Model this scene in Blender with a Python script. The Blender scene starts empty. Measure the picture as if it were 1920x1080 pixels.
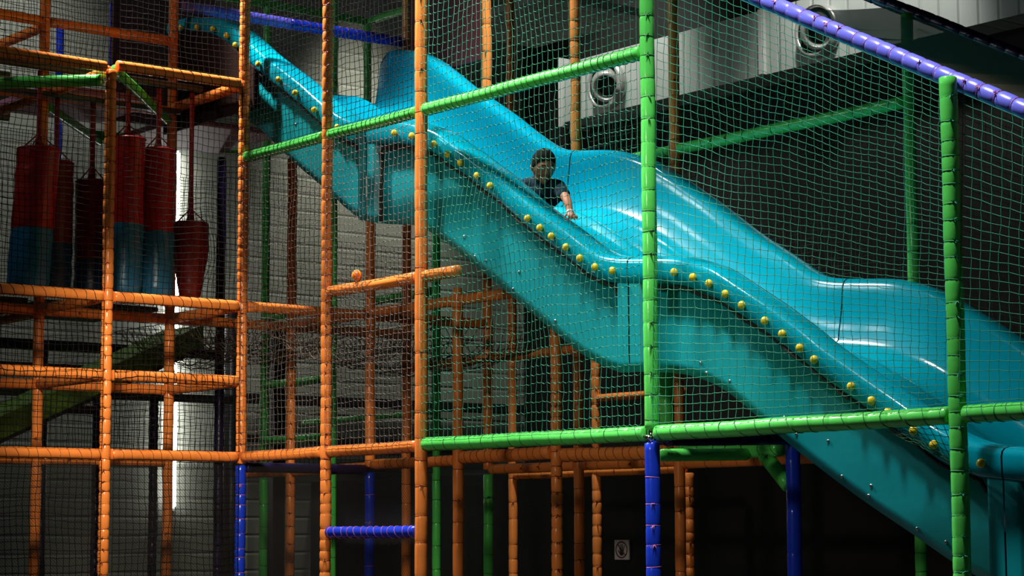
import bpy, bmesh, math, random
from mathutils import Vector, Matrix, Quaternion, noise
sc = bpy.context.scene
C = sc.collection
PI = math.pi
random.seed(7)

# ---------------------------------------------------------------- camera
FOC, CX, CY, CZ, YAW, PITCH, ROLL = 4026.596, 14.60563, -9.01369, 1.75085, 2.462956, 0.116048, -0.005333
f = Vector((math.cos(YAW)*math.cos(PITCH), math.sin(YAW)*math.cos(PITCH), math.sin(PITCH)))
r = Vector((math.sin(YAW), -math.cos(YAW), 0)); u = r.cross(f)
r2 = r*math.cos(ROLL) + u*math.sin(ROLL); u2 = -r*math.sin(ROLL) + u*math.cos(ROLL)
cd = bpy.data.cameras.new('camera'); cam = bpy.data.objects.new('camera', cd); C.objects.link(cam)
cam.matrix_world = Matrix(((r2.x, u2.x, -f.x, CX), (r2.y, u2.y, -f.y, CY), (r2.z, u2.z, -f.z, CZ), (0, 0, 0, 1)))
cd.sensor_width = 36; cd.lens = FOC/1920*36; cd.clip_end = 200; cd.clip_start = .05
sc.camera = cam
# ---------------------------------------------------------------- world, exposure, lights
sc.view_settings.view_transform = 'Standard'; sc.view_settings.look = 'None'
sc.view_settings.gamma = 1; sc.view_settings.use_curve_mapping = False
sc.view_settings.exposure = 0.12
w = bpy.data.worlds.new('hall_air'); sc.world = w; w.use_nodes = True
w.node_tree.nodes['Background'].inputs[0].default_value = (.55, .6, .7, 1)
w.node_tree.nodes['Background'].inputs[1].default_value = 0.014

def lamp(kind, name, loc, target, power, size=.4, col=(1, .95, .88), spot=60, blend=.4, size_y=None):
    d = bpy.data.lights.new(name, kind); d.energy = power; d.color = col
    if kind == 'SPOT': d.spot_size = math.radians(spot); d.spot_blend = blend; d.shadow_soft_size = size
    elif kind == 'AREA':
        d.size = size
        if size_y: d.shape = 'RECTANGLE'; d.size_y = size_y
    else: d.shadow_soft_size = size
    o = bpy.data.objects.new(name, d); C.objects.link(o); o.location = loc
    o.rotation_euler = (Vector(target) - Vector(loc)).to_track_quat('-Z', 'Y').to_euler()
    return o
# high-bay lamps of the hall, out of frame above and on the visitors' side, plus added fills
lamp('SPOT', 'high_bay_one', (3.2, -1.75, 9.5), (3.3, .2, 3.2), 2300, .42, (1, .97, .90), 40, .35)
lamp('SPOT', 'high_bay_two', (6.3, -2.2, 9.5), (6.4, .1, 2.6), 2500, .42, (1, .97, .90), 42, .35)
lamp('SPOT', 'high_bay_left', (-1.0, -1.5, 9.5), (2.5, 0, 3.0), 4400, .2, (1, .93, .84), 44, .3)
lamp('SPOT', 'high_bay_slide', (1.2, 1.8, 9.5), (.6, 1.7, 5.2), 1900, .3, (.92, 1, 1), 46, .5)
lamp('SPOT', 'entrance_spot', (-.6, .9, 8.8), (-1.2, 1.3, 6.3), 330, .08, (.9, .88, 1), 32, .6)
lamp('SPOT', 'front_fill', (6.5, -9.0, 5.2), (3.0, 0, 2.6), 640, .3, (1, .90, .74), 40, .8)  # fill added from the visitors' side to brighten the front posts
lamp('SPOT', 'corner_fill', (3.6, -3.4, 4.6), (-.1, -.5, 2.4), 950, .2, (1, .90, .70), 38, .8)  # added fill that lifts the lower posts near the corner
lamp('AREA', 'slide_reflection_fill', (-1.9, -4.2, 8.4), (3.2, .6, 3.6), 50, .9, (.92, 1, 1), size_y=.6)  # area light added for soft reflections in the slide
lamp('SPOT', 'bulkhead_lamp', (-3.9, 6.2, 9.4), (-4.2, 8.0, 7.0), 330, .2, (1, 1, .93), 66, .6)
lamp('SPOT', 'bulkhead_lamp', (.2, 6.2, 9.4), (-.2, 8.0, 7.1), 380, .2, (1, 1, .93), 66, .5)
lamp('SPOT', 'wall_fill', (-5.3, 5.6, 9.4), (-6.5, 5.6, 3.2), 750, .3, (1, 1, .88), 50, .8)  # added wash that brightens the pale siding

lamp('SPOT', 'wall_fill', (-4.6, .2, 9.5), (-6.5, .4, 6.4), 260, .3, (1, 1, .95), 80, .8)  # second added wash, lifts the upper left wall
# ---------------------------------------------------------------- materials
def mat(name, col, rough=.5, metal=0, spec=.5, bump=0, bscale=30, vary=0, vscale=6, coat=0, emit=None, estr=0):
    m = bpy.data.materials.new(name); m.use_nodes = True
    nt = m.node_tree; b = nt.nodes['Principled BSDF']
    b.inputs['Base Color'].default_value = (*col, 1)
    b.inputs['Roughness'].default_value = rough; b.inputs['Metallic'].default_value = metal
    b.inputs['Specular IOR Level'].default_value = spec
    b.inputs['Coat Weight'].default_value = coat; b.inputs['Coat Roughness'].default_value = .05
    tc = nt.nodes.new('ShaderNodeTexCoord')
    if vary:
        n = nt.nodes.new('ShaderNodeTexNoise'); n.inputs['Scale'].default_value = vscale; n.inputs['Detail'].default_value = 4
        nt.links.new(tc.outputs['Object'], n.inputs['Vector'])
        mx = nt.nodes.new('ShaderNodeMix'); mx.data_type = 'RGBA'
        mx.inputs['A'].default_value = (*[c*(1-vary) for c in col], 1); mx.inputs['B'].default_value = (*[min(1, c*(1+vary)) for c in col], 1)
        nt.links.new(n.outputs['Fac'], mx.inputs['Factor']); nt.links.new(mx.outputs['Result'], b.inputs['Base Color'])
    if bump:
        n = nt.nodes.new('ShaderNodeTexNoise'); n.inputs['Scale'].default_value = bscale; n.inputs['Detail'].default_value = 3
        nt.links.new(tc.outputs['Object'], n.inputs['Vector'])
        bp = nt.nodes.new('ShaderNodeBump'); bp.inputs['Strength'].default_value = bump; bp.inputs['Distance'].default_value = .02
        nt.links.new(n.outputs['Fac'], bp.inputs['Height']); nt.links.new(bp.outputs['Normal'], b.inputs['Normal'])
    if emit: b.inputs['Emission Color'].default_value = (*emit, 1); b.inputs['Emission Strength'].default_value = estr
    return m
M = {}
M['orange'] = mat('orange_vinyl', (.98, .265, .05), .28, bump=.07, bscale=16, vary=.12)
M['green'] = mat('green_vinyl', (.10, .66, .11), .22, bump=.07, bscale=16, vary=.12)
M['blue'] = mat('blue_vinyl', (.01, .04, .55), .22, bump=.07, bscale=16, vary=.1)
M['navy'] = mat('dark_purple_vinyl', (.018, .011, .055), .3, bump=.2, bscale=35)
M['violet'] = mat('violet_vinyl', (.15, .16, .80), .3, bump=.07, bscale=16, vary=.1)
M['maroon'] = mat('maroon_board', (.11, .015, .02), .5)
M['brown'] = mat('brown_board', (.10, .04, .035), .6)
M['brown_dark'] = mat('dark_brown_board', (.016, .006, .005), .8, spec=.1)
M['grey_steel'] = mat('grey_steel', (.12, .12, .125), .35, metal=.6)
M['dark_steel'] = mat('dark_steel', (.03, .028, .03), .45)
M['slide'] = mat('teal_gel_coat', (.0, .30, .42), .15, bump=.02, bscale=9, vary=.06, vscale=2)
M['skirt'] = mat('teal_skirt_laminate', (.0, .30, .35), .42, bump=.05, bscale=20, vary=.08, vscale=3)
M['seam'] = mat('dark_seam', (.0, .06, .07), .6)
M['yellow'] = mat('yellow_plastic', (.85, .62, .02), .35)
M['rope'] = mat('charcoal_rope', (.035, .033, .035), .8, bump=.6, bscale=120)
M['rivet'] = mat('steel_rivet', (.45, .45, .48), .3, metal=1)
M['cord_teal'] = mat('teal_cord', (.008, .22, .125), .6)
M['cord_black'] = mat('black_cord', (.005, .0045, .0045), .8, spec=.2)
M['cord_black_lit'] = mat('lit_black_cord', (.13, .115, .105), .7)  # black cord painted grey to look lit
M['cord_brown'] = mat('brown_cord', (.11, .085, .07), .7)
M['cord_far'] = mat('dark_green_cord', (.012, .035, .022), .7)
M['tie_orange'] = mat('rust_tie', (.28, .045, .008), .6)
M['tie_green'] = mat('dark_green_tie', (.005, .12, .03), .6)
M['tie_pink'] = mat('pink_tie', (.45, .12, .30), .6)
M['tie_teal'] = mat('teal_tie', (.01, .22, .12), .6)
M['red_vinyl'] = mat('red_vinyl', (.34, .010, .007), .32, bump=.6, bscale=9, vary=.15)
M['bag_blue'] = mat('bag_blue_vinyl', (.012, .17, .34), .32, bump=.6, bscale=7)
M['dark_shaded_red'] = mat('dark_shaded_red_vinyl', (.15, .006, .005), .35, bump=.6, bscale=9)  # red darkened for the rear bags' shade; the squat bag shares it
M['bag_blue_shaded'] = mat('shaded_bag_blue_vinyl', (.005, .04, .10), .35, bump=.6, bscale=7)  # bag blue darkened to stand for shade on the rear bags
M['olive'] = mat('olive_board', (.10, .12, .03), .6)
M['red_strap'] = mat('red_strap', (.25, .01, .01), .6)
M['ramp_green'] = mat('olive_green_board', (.22, .42, .05), .5)
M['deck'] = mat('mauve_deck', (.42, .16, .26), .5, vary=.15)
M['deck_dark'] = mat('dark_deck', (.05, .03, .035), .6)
M['black_cloth'] = mat('black_screen', (.006, .006, .006), .9, bump=.2, bscale=40)
M['white'] = mat('white_sheet', (.75, .74, .72), .6)
M['ink'] = mat('black_ink', (.01, .01, .01), .7)
M['ring_red'] = mat('red_ink', (.20, .01, .01), .7)
M['chrome'] = mat('chrome', (.8, .8, .78), .12, metal=1)
M['nozzle'] = mat('brushed_aluminium', (.6, .6, .57), .3, metal=.45)
M['nozzle_dark'] = mat('nozzle_inside', (.05, .05, .05), .4, metal=.5)
M['tube_light'] = mat('lit_tube', (1, 1, 1), .5, emit=(1, 1, .96), estr=22)
M['skin'] = mat('skin', (.34, .155, .09), .55)
M['hair'] = mat('black_hair', (.005, .004, .004), .9, spec=.12, bump=.3, bscale=420)
M['shirt'] = mat('dark_navy_shirt', (.006, .022, .04), .9, spec=.2, bump=.4, bscale=25)
M['trousers'] = mat('dark_trousers', (.01, .01, .014), .85, bump=.3, bscale=25)
M['eye_white'] = mat('eye_white', (.35, .32, .30), .4)
M['lip'] = mat('lips', (.22, .06, .05), .5)
M['band_cloth'] = mat('pale_wristband', (.55, .55, .5), .7)
M['ball'] = mat('orange_ball', (.95, .16, .01), .35)
M['ball_yellow'] = mat('ball_yellow_mark', (.95, .55, .02), .35)

def ribbed(name, col, axis, pitch, depth=.5, rough=.5, dirt=.12):
    m = mat(name, col, rough); nt = m.node_tree; b = nt.nodes['Principled BSDF']
    tc = nt.nodes.new('ShaderNodeTexCoord'); sp = nt.nodes.new('ShaderNodeSeparateXYZ')
    nt.links.new(tc.outputs['Object'], sp.inputs[0])
    md = nt.nodes.new('ShaderNodeMath'); md.operation = 'MODULO'; md.inputs[1].default_value = pitch
    ad = nt.nodes.new('ShaderNodeMath'); ad.operation = 'ADD'; ad.inputs[1].default_value = 100*pitch
    nt.links.new(sp.outputs[axis], ad.inputs[0]); nt.links.new(ad.outputs[0], md.inputs[0])
    rp = nt.nodes.new('ShaderNodeValToRGB'); e = rp.color_ramp.elements
    e[0].position = 0; e[0].color = (0, 0, 0, 1); e[1].position = .12; e[1].color = (1, 1, 1, 1)
    x = e.new(.88); x.color = (1, 1, 1, 1); x = e.new(1); x.color = (0, 0, 0, 1)
    dv = nt.nodes.new('ShaderNodeMath'); dv.operation = 'DIVIDE'; dv.inputs[1].default_value = pitch
    nt.links.new(md.outputs[0], dv.inputs[0]); nt.links.new(dv.outputs[0], rp.inputs[0])
    bp = nt.nodes.new('ShaderNodeBump'); bp.inputs['Strength'].default_value = depth; bp.inputs['Distance'].default_value = .03
    nt.links.new(rp.outputs[0], bp.inputs['Height']); nt.links.new(bp.outputs[0], b.inputs['Normal'])
    n = nt.nodes.new('ShaderNodeTexNoise'); n.inputs['Scale'].default_value = 1.3; n.inputs['Detail'].default_value = 5
    nt.links.new(tc.outputs['Object'], n.inputs['Vector'])
    mx = nt.nodes.new('ShaderNodeMix'); mx.data_type = 'RGBA'
    mx.inputs['A'].default_value = (*[c*(1-dirt) for c in col], 1); mx.inputs['B'].default_value = (*[c*(1+dirt) for c in col], 1)
    nt.links.new(n.outputs['Fac'], mx.inputs['Factor']); nt.links.new(mx.outputs['Result'], b.inputs['Base Color'])
    return m
M['siding'] = ribbed('pale_ribbed_siding', (.42, .44, .37), 2, .2, .22)
M['cladding'] = ribbed('pale_vertical_cladding', (.50, .54, .51), 0, .25, .6)
M['roof_sheet'] = ribbed('grey_roof_sheet', (.30, .31, .29), 0, .2, .6)
M['dark_wall'] = mat('charcoal_wall', (.005, .0045, .004), .8, vary=.3, vscale=1)
M['dark_ceiling'] = mat('black_ceiling', (.008, .008, .008), .9)
M['floor'] = mat('dark_rubber_floor', (.03, .03, .03), .7)
def mesh_cloth(name, col, fill):
    # fine knitted shade cloth: see-through holes as a procedural grid
    m = bpy.data.materials.new(name); m.use_nodes = True; nt = m.node_tree
    b = nt.nodes['Principled BSDF']; out = nt.nodes['Material Output']
    b.inputs['Base Color'].default_value = (*col, 1); b.inputs['Roughness'].default_value = .8
    tl = nt.nodes.new('ShaderNodeBsdfTranslucent'); tl.inputs['Color'].default_value = (*col, 1)
    ms = nt.nodes.new('ShaderNodeMixShader'); nt.links.new(b.outputs[0], ms.inputs[1]); nt.links.new(tl.outputs[0], ms.inputs[2])
    tr = nt.nodes.new('ShaderNodeBsdfTransparent'); mx = nt.nodes.new('ShaderNodeMixShader')
    tc = nt.nodes.new('ShaderNodeTexCoord')
    n = nt.nodes.new('ShaderNodeTexNoise'); n.inputs['Scale'].default_value = 3; n.inputs['Detail'].default_value = 2
    nt.links.new(tc.outputs['Object'], n.inputs['Vector'])
    wv = nt.nodes.new('ShaderNodeTexWave'); wv.inputs['Scale'].default_value = 26; wv.inputs['Distortion'].default_value = .6
    wv.bands_direction = 'DIAGONAL'
    nt.links.new(tc.outputs['Object'], wv.inputs['Vector'])
    ml = nt.nodes.new('ShaderNodeMath'); ml.operation = 'MULTIPLY_ADD'; ml.inputs[1].default_value = .3; ml.inputs[2].default_value = fill-.22
    nt.links.new(wv.outputs['Fac'], ml.inputs[0])
    m2 = nt.nodes.new('ShaderNodeMath'); m2.operation = 'MULTIPLY_ADD'; m2.inputs[1].default_value = .15
    nt.links.new(n.outputs['Fac'], m2.inputs[0]); nt.links.new(ml.outputs[0], m2.inputs[2]); m2.use_clamp = True
    nt.links.new(m2.outputs[0], mx.inputs[0]); nt.links.new(tr.outputs[0], mx.inputs[1]); nt.links.new(ms.outputs[0], mx.inputs[2])
    nt.links.new(mx.outputs[0], out.inputs['Surface'])
    return m
M['shade_cloth'] = mesh_cloth('fine_black_mesh', (.018, .016, .014), .55)
M['roof_mesh'] = mesh_cloth('fine_brown_mesh', (.13, .11, .07), .90)

# ---------------------------------------------------------------- mesh builder
class MB:
    def __init__(s): s.v = []; s.f = []; s.m = []; s.mi = 0
    def add(s, vs, fs):
        o = len(s.v); s.v += [tuple(x) for x in vs]; s.f += [tuple(i+o for i in q) for q in fs]; s.m += [s.mi]*len(fs)
    def box(s, a, b):
        x0, y0, z0 = a; x1, y1, z1 = b
        s.add([(x0,y0,z0),(x1,y0,z0),(x1,y1,z0),(x0,y1,z0),(x0,y0,z1),(x1,y0,z1),(x1,y1,z1),(x0,y1,z1)],
              [(3,2,1,0),(4,5,6,7),(0,1,5,4),(1,2,6,5),(2,3,7,6),(3,0,4,7)])
    def sweep(s, pts, rad, n=12, cap=True, closed=False):
        pts = [Vector(p) for p in pts]; N = len(pts)
        if not hasattr(rad, '__len__'): rad = [rad]*N
        t0 = (pts[1]-pts[0]).normalized(); ref = Vector((0, 0, 1)) if abs(t0.z) < .9 else Vector((1, 0, 0))
        a = t0.cross(ref).normalized(); vs = []
        for i, p in enumerate(pts):
            if closed: t = pts[(i+1) % N]-pts[i-1]
            else: t = pts[min(i+1, N-1)]-pts[max(i-1, 0)]
            if t.length < 1e-9: t = t0
            t.normalize(); a = (a - t*a.dot(t)).normalized(); b = t.cross(a)
            for k in range(n):
                an = 2*PI*k/n; vs.append(p + (a*math.cos(an)+b*math.sin(an))*rad[i])
        fs = []
        for i in range(N if closed else N-1):
            j = (i+1) % N
            for k in range(n): fs.append((i*n+k, i*n+(k+1) % n, j*n+(k+1) % n, j*n+k))
        if cap and not closed: fs += [tuple(range(n-1, -1, -1)), tuple((N-1)*n+k for k in range(n))]
        s.add(vs, fs)
    def seg(s, p, q, rad, n=4): s.sweep([p, q], rad, n, cap=False)
    def ball(s, c, R, n=10, m=7, sc=(1, 1, 1)):
        vs = [(c[0], c[1], c[2]+R*sc[2])]
        for i in range(1, m):
            ph = PI*i/m
            for k in range(n):
                th = 2*PI*k/n; vs.append((c[0]+R*sc[0]*math.sin(ph)*math.cos(th), c[1]+R*sc[1]*math.sin(ph)*math.sin(th), c[2]+R*sc[2]*math.cos(ph)))
        vs.append((c[0], c[1], c[2]-R*sc[2])); L = len(vs)-1
        fs = [(0, 1+k, 1+(k+1) % n) for k in range(n)]
        for i in range(m-2):
            for k in range(n): a = 1+i*n; b = a+n; fs.append((a+k, b+k, b+(k+1) % n, a+(k+1) % n))
        a = 1+(m-2)*n; fs += [(L, a+(k+1) % n, a+k) for k in range(n)]
        s.add(vs, fs)
    def grid(s, rows):
        n = len(rows[0]); vs = [p for rw in rows for p in rw]
        s.add(vs, [(i*n+k, i*n+k+1, (i+1)*n+k+1, (i+1)*n+k) for i in range(len(rows)-1) for k in range(n-1)])
    def build(s, name, mats, parent=None, smooth=True, origin=None):
        if not isinstance(mats, (list, tuple)): mats = [mats]
        me = bpy.data.meshes.new(name)
        o3 = Vector(origin) if origin is not None else Vector((0, 0, 0))
        me.from_pydata([tuple(Vector(v)-o3) for v in s.v] if origin is not None else s.v, [], s.f); me.update()
        for m in mats: me.materials.append(m)
        if len(mats) > 1: me.polygons.foreach_set('material_index', s.m)
        if smooth: me.polygons.foreach_set('use_smooth', [True]*len(me.polygons))
        o = bpy.data.objects.new(name, me); C.objects.link(o); o.location = o3
        if parent is not None:
            o.parent = parent; o.location = o3 - Vector(parent.get('_org', (0, 0, 0))) if False else o3 - parent.location
        return o
def tag(o, label=None, cat=None, group=None, kind=None):
    if label: o['label'] = label
    if cat: o['category'] = cat
    if group: o['group'] = group
    if kind: o['kind'] = kind
    return o
def thing(name, loc, label, cat, group=None):
    o = bpy.data.objects.new(name, None); C.objects.link(o); o.location = loc; o.empty_display_size = .1
    return tag(o, label, cat, group)
def struct(name, mb, m, smooth=False): return tag(mb.build(name, m, smooth=smooth), kind='structure')

# ---------------------------------------------------------------- the hall
b = MB(); b.box((-6.6, -6, -.1), (11, 8.3, 0)); struct('floor', b, M['floor'])
b = MB(); b.box((-6.7, -6, 0), (-6.5, 8.4, 9.8)); struct('wall_left', b, M['siding'])
b = MB(); b.box((-6.5, 8.2, 0), (11, 8.4, 9.8)); struct('wall_back', b, M['dark_wall'])
b = MB(); b.box((-6.7, -6, 9.8), (11, 8.4, 9.95)); struct('ceiling', b, M['dark_ceiling'])
b = MB(); b.box((-5.16, 7.75, 6.81), (10.5, 8.2, 7.54)); struct('trim_1', b, M['cladding'])          # pale clad bulkhead
b = MB(); b.box((-5.22, 7.72, 6.76), (-5.18, 8.2, 7.62)); struct('trim_2', b, M['white'])
b = MB(); b.box((-1.76, 7.69, 6.81), (-1.70, 7.75, 7.54)); struct('trim_3', b, M['white'])
b = MB(); b.box((-4.3, 5.2, 7.42), (-2.4, 6.6, 7.5)); struct('trim_4', b, M['roof_sheet'])
b = MB(); b.box((-6.5, 4.97, 0), (8.0, 5.03, 2.42)); struct('wall_partition', b, M['black_cloth'])

# vertical lit tube on the left wall
t = thing('tube_light', (-6.44, 3.1, 2.1), 'bright white vertical light strip on the pale ribbed wall', 'light')
b = MB(); b.sweep([(-6.42, 3.1, 2.12), (-6.42, 3.1, 4.05)], .022, 10); b.build('lit_tube', M['tube_light'], t)
b = MB(); b.sweep([(-6.42, 3.1, 4.1), (-6.42, 3.1, 6.1)], .022, 10); b.build('lit_tube', M['tube_light'], t)
b = MB(); b.box((-6.5, 3.07, 2.08), (-6.455, 3.13, 6.14)); b.build('light_housing', M['white'], t, False)

# round air nozzles in the bulkhead
def nozzle(x, z, label):
    t = thing('air_nozzle', (x, 7.75, z-.3), label, 'vent', 'round air nozzles on the bulkhead')
    def ring(R0, R1, y0, y1, name, m, ts=None, n=36):
        b = MB(); rows = []
        for k in range(n+1):
            a = 2*PI*k/n; c, s_ = math.cos(a), math.sin(a)
            rows.append([(x+R0*c, y0, z+R0*s_), (x+(R0*.55+R1*.45)*c, y0-(y0-y1)*1.3, z+(R0*.55+R1*.45)*s_), (x+R1*c, y1, z+R1*s_)])
        b.grid(rows); return b.build(name, m, t)
    ring(.29, .25, 7.75, 7.64, 'outer_ring', M['nozzle'])
    ring(.25, .21, 7.64, 7.74, 'inner_bowl', M['nozzle_dark'])
    b = MB(); ax = Vector((.45, -.75, -.35)).normalized(); c0 = Vector((x, 7.72, z))
    q = ax.to_track_quat('Z', 'Y'); prof = [(.21, -.05), (.215, .02), (.19, .10), (.155, .14), (.14, .13), (.125, .0)]
    rows = [[c0 + q @ Vector((rr*math.cos(2*PI*k/32), rr*math.sin(2*PI*k/32), h)) for rr, h in prof] for k in range(33)]
    b.grid(rows); b.build('swivel_ball', M['nozzle'], t)
    b = MB(); b.sweep([c0 + ax*-.02, c0 + ax*.03], .125, 24); b.build('nozzle_throat', M['nozzle_dark'], t)
nozzle(-4.28, 7.12, 'round chrome air nozzle on the pale bulkhead above the boy')
nozzle(-.86, 7.13, 'round chrome air nozzle half covered by the violet sloping rail')

# ---------------------------------------------------------------- padded tubes
R0 = .043
def ties_at(L, lo, hi, rs, margin=.05):
    s = margin + rs.random()*.04; out = []
    while s < L-margin: out.append(s); s += lo + rs.random()*(hi-lo)
    return out
def pad_mesh(b, p0, p1, R, ts, depth, rs, n=14, wob=.0015):
    p0, p1 = Vector(p0), Vector(p1); L = (p1-p0).length; d = (p1-p0)/L
    S = [0, .006]
    for t in ts: S += [t-.022, t-.009, t, t+.009, t+.022]
    S += [L-.006, L]; S = sorted(x for x in set(S) if 0 <= x <= L)
    # fill gaps
    S2 = [S[0]]
    for x in S[1:]:
        g = x - S2[-1]
        k = int(g/.06)
        for i in range(1, k+1): S2.append(S2[-1] + g/(k+1))
        S2.append(x)
    side = d.orthogonal().normalized(); up = d.cross(side)
    pts = []; rad = []; k = 0
    amp = {t: depth*(.6+.8*rs.random()) for t in ts}
    for s_ in S2:
        rr = R
        for t in ts:
            if abs(s_-t) < .03: rr -= R*amp[t]*math.exp(-((s_-t)/.010)**2)
        if s_ == 0 or s_ == L: rr = R*.80
        o = side*math.sin(s_*7+rs.random()*.4)*wob + up*math.cos(s_*5.3)*wob
        pts.append(p0 + d*s_ + o); rad.append(rr)
    b.sweep(pts, rad, n)
def tie_mesh(b, p0, p1, R, ts, rs, r=.0028, tuft=.5, look=Vector((.78, -.62, 0))):
    p0, p1 = Vector(p0), Vector(p1); d = (p1-p0).normalized()
    lk = (look - d*look.dot(d)).normalized(); sd = d.cross(lk)
    path = []; rad = []
    for t in ts:
        c = p0 + d*t; ph = rs.random()*.8-.4; tilt = (rs.random()-.5)*.25; tf = rs.random() < tuft
        for k in range(13):
            a = PI + 2*PI*k/12; q = c + (lk*math.cos(a)+sd*math.sin(a))*R + d*tilt*R*math.sin(a+ph)
            path.append(q); rad.append(r)
            if tf and k == 6:
                for _ in range(3):
                    e = (d*(rs.random()*2-1) + sd*(rs.random()*2-1)*.8 + lk*.6).normalized()
                    path += [q+e*.012, q+e*.026-Vector((0, 0, .004)), q+e*.010+lk*.002, q+lk*.003]; rad += [.004, .0012, .004, .0045]
        path.append(c - lk*(R*1.02) + d*.01); rad.append(r)
    if len(path) > 3: b.sweep(path, rad, 5)
def helix_mesh(b, p0, p1, R, pitch, rs, r=.0026, n=12):
    p0, p1 = Vector(p0), Vector(p1); L = (p1-p0).length; d = (p1-p0)/L
    side = d.orthogonal().normalized(); up = d.cross(side); pts = []; N = int(L/pitch*n)
    ph = rs.random()*6
    for i in range(N+1):
        a = 2*PI*i/n+ph; s_ = L*i/N + .1*pitch*math.sin(i*.7); s_ = max(0, min(L, s_))
        pts.append(p0 + d*s_ + (side*math.cos(a)+up*math.sin(a))*(R+.0012))
    b.sweep(pts, r, 4)
TIE = {'orange': 'tie_orange', 'green': 'tie_green', 'blue': 'tie_pink', 'navy': 'cord_black', 'violet': 'tie_pink'}
def tube(name, segs, label, cat, style='far', group=None, R=R0, tiem=None, gap=None, seed=None, dp=None):
    """segs: list of (p0, p1, colour). style: cinch (bulging), rail (helical lashing), far (smooth)"""
    dp0 = dp; rs = random.Random(seed if seed is not None else label)
    base = Vector(min((s[0] for s in segs), key=lambda p: p[2]))
    t = thing(name, base, label, cat, group)
    for p0, p1, col in segs:
        L = (Vector(p1)-Vector(p0)).length
        if style == 'cinch': lo, hi, dp = gap or (.07, .12), None, .13
        elif style == 'rail': lo, hi, dp = gap or (.075, .095), None, .035
        elif style == 'soft': lo, hi, dp = gap or (.12, .26), None, .06
        else: lo, hi, dp = gap or (.18, .34), None, .05
        lo, hi = lo
        if dp0: dp = dp0
        if p0[2] < 1.0 and p1[2] > 2.0 and abs(p1[2]-p0[2]) > 1:   # below the picture the same ties go on, sparser
            ts = [x for x in ties_at(L, lo, hi, rs) if p0[2]+x > 1.35 or rs.random() < .35]
        else: ts = ties_at(L, lo, hi, rs)
        b = MB(); pad_mesh(b, p0, p1, R, ts, dp, rs, n=16 if style != 'far' else 12)
        o = b.build('foam_pad', M[col], t)
        if len(segs) > 1: o['label'] = {'orange': 'orange', 'green': 'green', 'blue': 'blue', 'violet': 'violet', 'navy': 'dark purple'}[col] + ' foam pad'
        tm = M[tiem or TIE[col]]
        if style == 'rail':
            b = MB(); helix_mesh(b, p0, p1, R, .085 if not gap else (gap[0]+gap[1])/2, rs); b.build('lashing_cord', tm, t)
        elif style in ('cinch', 'soft'):
            b = MB(); tie_mesh(b, p0, p1, R*(1-dp*.8), ts, rs, tuft=.55 if style == 'cinch' else .2); b.build('lashing_ties', tm, t)
    return t
def post(x, y, segs, label, style='far', R=R0, **k):
    return tube('padded_post', [((x, y, z0), (x, y, z1), c) for z0, z1, c in segs], label, 'post', style, R=R, **k)
def rail(p0, p1, col, label, style='far', R=R0, **k):
    d = (Vector(p1)-Vector(p0)).normalized()*(R+.004)
    return tube('padded_rail', [(tuple(Vector(p0)+d), tuple(Vector(p1)-d), col)], label, 'rail', style, R=R, **k)
m1, m2, m3 = 1.245, 2.49, 3.73
O, G, B_, N, V = 'orange', 'green', 'blue', 'navy', 'violet'
ZT = 7.2
# front row, facing the viewer
post(0, 0, [(0, 2.335, B_), (2.345, ZT, O)], 'corner post where the black nets meet the grey nets, blue below orange', 'cinch')
post(1.2, 0, [(0, ZT, O)], 'bright orange post at the left end of the short blue rail', 'cinch')
post(2.4, 0, [(0, ZT, O)], 'tall smooth orange post where the teal netting begins', 'soft', gap=(.14, .24), R=.046)
t = post(4.8, 0, [(0, 2.335, B_), (2.42, ZT, G)], 'tall green post in front of the slide joint, blue below the green rail', 'cinch', gap=(.10, .17), R=.047, dp=.06)
b = MB(); b.sweep([(4.8, 0, 2.32), (4.8, 0, 2.44)], .028, 16); b.sweep([(4.77, -.035, 2.375), (4.83, -.035, 2.36)], .014, 10)
b.build('pipe_clamp', M['chrome'], t)
post(7.2, 0, [(0, 4.22, G)], 'green post with its cut top end against the violet rail', 'cinch', gap=(.07, .14), R=.049, tiem='tie_teal', dp=.045)
post(0, -1.2, [(0, 5.36, O)], 'orange post left of the corner, in front of the hanging bags', 'cinch')
post(0, -2.8, [(0, 6.0, O)], 'orange end post of the left wall beyond the hanging bags', 'soft')
post(-1.2, -2.8, [(0, 6.2, O)], 'orange inner end post beyond the leftmost hanging bag', 'soft')
# second row behind the left wall
post(-1.2, -1.17, [(0, ZT, O)], 'dim orange post behind the leftmost red and blue bag', 'soft')
post(-1.2, .03, [(0, ZT, O)], 'dim orange post left of the bright light strip', 'soft')
post(-1.2, m1, [(0, 5.1, O)], 'dark rust post seen under the slide between two bright orange posts', 'cinch', gap=(.1, .16))
post(0, m1, [(0, 2.30, B_), (2.34, 4.6, O)], 'rust post behind the orange ball, blue at the bottom', 'soft')
post(-1.2, m2, [(0, ZT, O)], 'rust post rising to the end of the blue top rail', 'soft')
post(0, m2, [(0, 2.30, G), (2.34, ZT, O)], 'thick rust post over a green foot, behind the green rail', 'soft')
post(1.2, m2, [(0, ZT, O)], 'rust post rising behind the far slide wall above the boy', 'soft')
post(2.4, m2, [(0, ZT, O)], 'rust post rising just right of the tall green post', 'soft')
post(4.8, m2, [(0, 5.42, G)], 'rear green post ending above the dark purple rail', 'soft', gap=(.10, .2))
post(1.2, m1, [(0, 3.72, O)], 'rust post under the slide just right of the tall smooth orange post', 'soft')
post(2.4, m1, [(0, 3.85, O)], 'knobbly orange post under the low point of the slide skirt', 'cinch')
post(3.6, m1, [(2.44, 3.3, G)], 'short thick smooth green post tucked under the slide joint', 'far', R=.052)
post(4.8, m1, [(0, 2.44, B_)], 'dark blue post under the slide at the end of the green brace', 'far', R=.05)
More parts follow.
